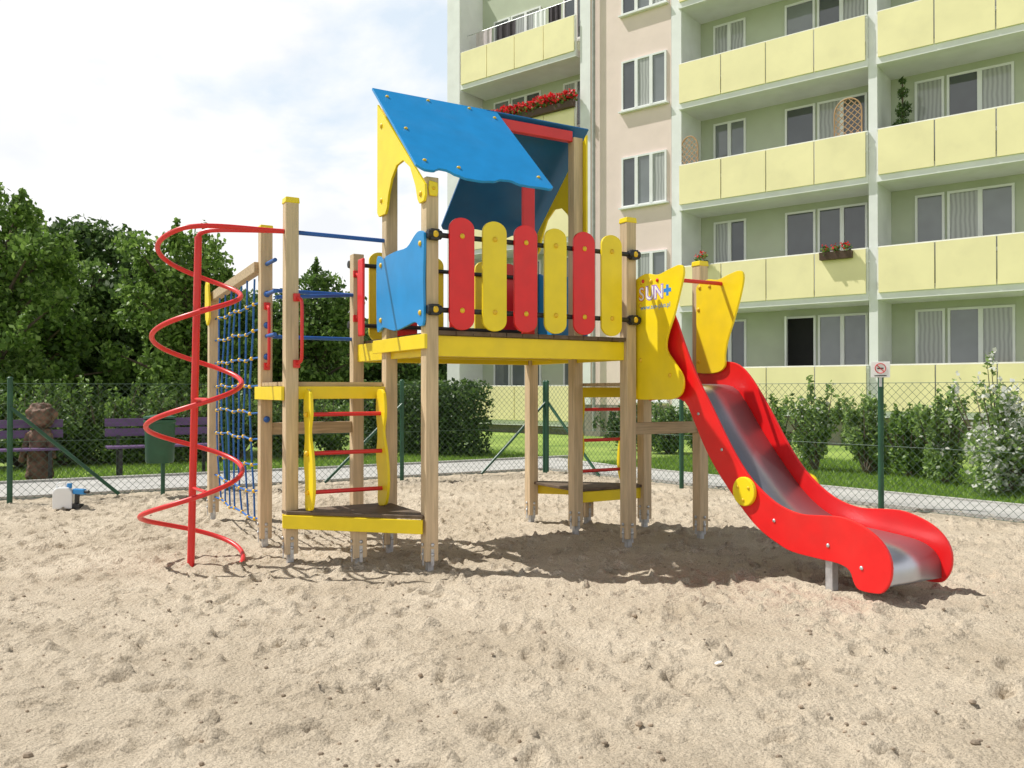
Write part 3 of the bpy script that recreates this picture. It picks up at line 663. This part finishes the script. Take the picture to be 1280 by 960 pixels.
# ------------------------------------------------------------------ small things
Y=10.25; r=empty('litter_bin',(gp(200,Y),Y,0)); tag(r,'round dark green litter bin on a post in front of the left fence','litter bin')
MB().lathe([(.15,.42),(.165,.44),(.175,.90),(.185,.91),(.185,.94),(.17,.95),(.16,.95)]).build('bin','dgreen',r,smooth=True)
MB().lathe([(.19,.96),(.19,.98),(.1,1.0),(.02,1.01)]).build('lid','dgreen',r,smooth=True)
MB().tube([(-.04,.19,-.1),(-.04,.19,1.02)],.025,10).build('post','dgreen',r,smooth=True)
def bench(x,Y,rz,lab):
    r=empty('park_bench',(gp(x,Y),Y,0),rz); tag(r,lab,'bench')
    mb=MB()
    for k in range(3): mb.bx((-.8,-.25+k*.15,.44),(.8,-.12+k*.15,.47))
    mb.build('seat','purple',r,bevel=.005)
    mb=MB()
    for k in range(2): mb.bx((-.8,.23+k*.03,.60+k*.15),(.8,.26+k*.03,.72+k*.15))
    mb.build('backrest','purple',r,bevel=.005)
    for e in(-.62,.62):
        mb=MB().beam((e,-.22,.43),(e,-.22,-.05),.05,.05).beam((e,.22,.42),(e,.20,-.05),.05,.05).beam((e,.2,.42),(e,.30,.86),.05,.03).beam((e,-.24,.42),(e,.24,.42),.05,.03); mb.build('leg','black',r,bevel=.004)
bench(205,12.9,R(30),'purple slatted bench behind the green litter bin')
bench(0,11.9,R(30),'purple slatted bench cut by the left edge beside the carved stump')
tx=bpy.data.textures.new('rough','CLOUDS'); tx.noise_scale=.09
def rough(o,s):
    d=o.modifiers.new('sub','SUBSURF'); d.levels=2; d.render_levels=2; d=o.modifiers.new('d','DISPLACE'); d.texture=tx; d.strength=s
Y=12.3; r=empty('wooden_sculpture',(gp(50,Y),Y,0)); tag(r,'brown carved wooden stump with a rounded head beyond the left fence','sculpture')
rough(MB().lathe([(.19,-.05),(.18,.1),(.15,.3),(.14,.5),(.16,.64),(.15,.75)]).build('stump','carve',r,smooth=True),.09)
rough(MB().ball((0.02,0,.93),.21,16,10,(1,1,.88)).build('head','carve',r,smooth=True),.10)
for e,b_ in((-.14,(-.24,-.05,.25)),(.14,(.22,-.05,.3))): MB().beam((e,-.02,.68),b_,.08,.09).build('side_carving','carve',r,bevel=.02)
Y=9.25; r=empty('canister',(gp(80,Y),Y,0.0),R(15)); tag(r,'white plastic canister standing on the sand by the left fence','canister')
MB().prism([(-.10,0),(.10,0),(.10,.18),(.06,.235),(-.06,.235),(-.10,.2)],lambda a,b:(a,-.06,b),lambda a,b:(a,.06,b)).build('body','wplastic',r,bevel=.015)
MB().tube([(.06,0,.225),(.06,0,.275)],.026,12).build('cap','bplastic',r,smooth=True)
MB().tube(catmull([(-.07,0,.22),(-.06,0,.27),(.0,0,.28),(.03,0,.235)],5),.011,8).build('handle','wplastic',r,smooth=True)
r=empty('hand_tool',(gp(102,Y),Y-.02,0.0),R(-20)); tag(r,'blue and black cordless drill standing beside the white canister','tool')
MB().bx((-.09,-.025,.16),(.07,.025,.22)).build('body','bplastic',r,bevel=.01)
MB().beam((-.04,0,.17),(-.05,0,.05),.035,.045).build('handle','black',r,bevel=.008); MB().bx((-.10,-.035,.0),(.02,.035,.055)).build('battery','black',r,bevel=.006); MB().tube([(.07,0,.19),(.12,0,.19)],.018,10).build('chuck','black',r,smooth=True)

# ------------------------------------------------------------------ VEGETATION
def tree(x,Y,top,wid,m,lab,n,ls=.17,low=.8,grp='trees behind the left path'):
    r=empty('tree',(gp(x,Y),Y,-.05),random.uniform(0,6)); tag(r,lab,'tree',grp)
    h=top; mb=MB(); th=h*.5
    mb.tube(catmull([(0,0,-.1),(.05,.03,th*.4),(-.04,.08,th),(.05,0,h*.78)],4),[.17-.12*i/12 for i in range(13)],9)
    cen=[];rad=[]
    k=40
    for i in range(k):
        f=(i+.5)/k; z=low+(h-low)*(f**.85)*.9; env=wid*math.sin(math.pi*min(1,.16+.72*f))**.6
        a=i*2.4+random.uniform(-.5,.5); rr=env*random.uniform(.4,1.05)*(1 if f<.9 else .6)
        c=Vector((rr*math.cos(a),rr*math.sin(a),z+random.uniform(-.25,.25))); cen.append(c); rad.append((wid*random.uniform(.2,.4),)*2+(wid*random.uniform(.15,.3),))
        z0=min(z*.7,h*.7); mb.tube([(0,0,z0),(c.x*.5,c.y*.5,(z0+c.z)/2+.05),tuple(c)],[.05,.035,.012],5)
    for i in range(10): cen.append(Vector((random.uniform(-.3,.3)*wid,random.uniform(-.3,.3)*wid,low+(h-low)*random.uniform(.1,.8)))); rad.append((wid*.48,wid*.48,wid*.42))
    for i in range(34):
        c=random.choice(cen[:k]); e=Vector((c.x*random.uniform(1.1,1.35),c.y*random.uniform(1.1,1.35),c.z+random.uniform(.1,.5)))
        for q_ in(.55,.8,1.0): cen.append(c.lerp(e,q_)); rad.append((wid*.09*(1.5-q_),)*2+(wid*.1,))
        mb.tube([tuple(c),tuple(e)],[.02,.006],4)
    mb.build('trunk','bark',r,smooth=True); leaves('crown',cen,rad,n,ls,m,r,.6)
tree(-8,17,5.9,1.5,'leafa','bright green leafy tree cut by the left edge of the photo',22000,.125,.5)
tree(118,25,6.7,2.3,'leafb','broad dark green tree second from the left',25000,.18,.2)
tree(45,22,5.4,1.9,'leafc','tree filling the gap between the two leftmost crowns',18000,.165,.1)
tree(232,18,5.1,1.35,'leafa','slender fresh green tree directly behind the red spiral',19000,.12,.3)
tree(178,27,5.6,2.2,'leafb','low dark tree between the broad tree and the spiral',18000,.19,.1)
tree(295,26,4.9,1.9,'leafc','mid green tree behind the rope net',17000,.17,.1)
tree(400,27,5.3,1.6,'leafc','mid green tree seen between the ladder posts and the tower',16000,.16,.3)
tree(345,30,4.9,1.8,'leafb','dark tree just left of the tall yellow capped post',13000,.19,.2)
tree(462,34,4.2,2.2,'leafb','distant dark tree below the blue side board',11000,.22,.2)
tree(530,36,3.5,2.0,'leafb','distant low tree beside the building corner',9000,.22,.2)
def shrub(x,Y,h,wd,m,lab,n=5600,ls=.08,flowers=0,grp=None,name='shrub'):
    r=empty(name,(gp(x,Y),Y,-.05)); tag(r,lab,'shrub',grp)
    cen=[];rad=[];mb=MB()
    for i in range(17):
        a=random.uniform(0,6.28); rr=wd*random.uniform(.1,.75); z=h*random.uniform(.18,.85)*(1-.3*rr/wd)
        cen.append((rr*math.cos(a),rr*math.sin(a)*.8,z)); rad.append((wd*.32,wd*.32,h*.19)); mb.tube([(0,0,0),(rr*.5*math.cos(a),rr*.4*math.sin(a),z*.55),cen[-1]],[.02,.014,.006],5)
    for i in range(26):
        a=random.uniform(0,6.28); rr=wd*random.uniform(.2,1.1); z=h*random.uniform(.75,1.2)*(1-.2*rr/wd); cen.append((rr*math.cos(a),rr*math.sin(a)*.8,z)); rad.append((.05,.05,.19)); mb.tube([(rr*.6*math.cos(a),rr*.5*math.sin(a),h*.5),cen[-1]],[.012,.004],4)
    mb.build('stems','bark',r,smooth=True); leaves('foliage',cen,rad,n,ls,m,r,.5)
    if flowers: leaves('blossoms',[(c[0]*1.05,c[1]-.1,c[2]+.08) for c in cen],[(q[0]*.95,q[1],q[2]) for q in rad],flowers,.06,'wflower',r,.9)
shr=[(1255,10.8,1.5,.72,'leafs','tall shrub dotted with white flowers at the right edge',1500),(1182,12.0,1.1,.42,'leafs','rounded shrub just left of the white flowering one',60),(1135,12.9,.95,.42,'leafa','fresh green shrub right of the signposted fence post',0),
(1082,13.4,1.15,.45,'leafs','shrub directly behind the signposted fence post',0),(1020,13.9,1.3,.48,'leafs','bright shrub left of the signposted fence post',70),(965,15.0,1.15,.48,'leafa','shrub right of the middle of the slide',0),
(920,16.0,.85,.45,'leafs','low shrub behind the slide chute',0),(880,17.0,.95,.5,'leafc','low shrub behind the slide post',0),(835,18.0,1.0,.6,'leafc','shrub behind the post left of the slide',0),(780,19.0,.85,.6,'leafb','low shrub behind the right ladder',0)]
for x,Y,h,wd,m_,lab,fl_ in shr: shrub(x,Y,h,wd,m_,lab,n=3900,flowers=fl_,grp='shrubs in front of the apartment block')
hx=[(-30,14.3),(25,14.8),(80,15.2),(130,15.5),(185,15.9),(240,16.2),(300,16.6),(360,17.0),(415,17.6)]
hl=['leftmost shrub of the row behind the left path','shrub behind the bench at the left edge','shrub behind the carved stump','shrub left of the purple bench','shrub behind the purple bench','shrub behind the foot of the spiral','shrub behind the rope net','shrub behind the tall yellow capped post','shrub seen through the left ladder']
for i,(x,Y) in enumerate(hx): shrub(x,Y,random.uniform(1.1,1.45),1.0,random.choice(['leafa','leafc','leafc']),hl[i],6000,.085,grp='row of shrubs behind the left path')
def hedge(x,Y,L_,dp,h,rz,lab):
    r=empty('clipped_hedge',(gp(x,Y),Y,-.05),rz); tag(r,lab,'hedge')
    cen=[];rad=[]
    for i in range(int(L_/.22)+1):
        for j in range(int(dp/.25)+1):
            for k in range(int(h/.22)+1):
                cen.append((-L_/2+i*.22,-dp/2+j*.25,.08+k*.22)); rad.append(.19)
    mb=MB()
    for i in range(int(L_/.4)+1): mb.tube([(-L_/2+i*.4,0,0),(-L_/2+i*.4+.05,0,h*.8)],.02,5)
    mb.build('stems','bark',r); leaves('foliage',cen,rad,10000,.09,'leafb',r,.6)
hedge(555,17.5,1.9,.9,1.42,R(-20),'clipped dark hedge left of the building base')
hedge(505,19.5,1.8,.9,1.35,R(10),'clipped dark hedge behind the front post')
n=64000; tt=rng.uniform(-1,11,n); oo=1.41+rng.random(n)**1.3*4.8
P1=np.array(K)[None]+np.outer(tt,np.array(dB))+np.outer(oo,np.array(nB))
n2_=32000; t2=rng.uniform(-2,13,n2_); o2=2.02+rng.random(n2_)**1.3*3
P2=np.array(K)[None]+np.outer(t2,np.array(dA))+np.outer(o2,np.array(nA))
P=np.concatenate([P1,P2]); n=len(P); a=rng.uniform(0,6.28,n); hh=rng.uniform(.02,.07,n)
dx=np.stack([np.cos(a),np.sin(a)],1)*.008
v=np.zeros((n,3,3)); v[:,0,:2]=P-dx; v[:,1,:2]=P+dx; v[:,2,:2]=P+rng.normal(size=(n,2))*.03; v[:,:2,2]=-.05; v[:,2,2]=hh-.03
me=bpy.data.meshes.new('grass'); me.vertices.add(3*n); me.vertices.foreach_set('co',v.ravel()); me.loops.add(3*n); me.loops.foreach_set('vertex_index',np.arange(3*n,dtype=np.int32)); me.polygons.add(n); me.polygons.foreach_set('loop_start',np.arange(0,3*n,3,dtype=np.int32)); me.update(); me.validate(); me.materials.append(M['grassb'])
o=bpy.data.objects.new('grass',me); C.objects.link(o); tag(o,'short green grass blades along the far side of the paths','grass',kind='stuff')
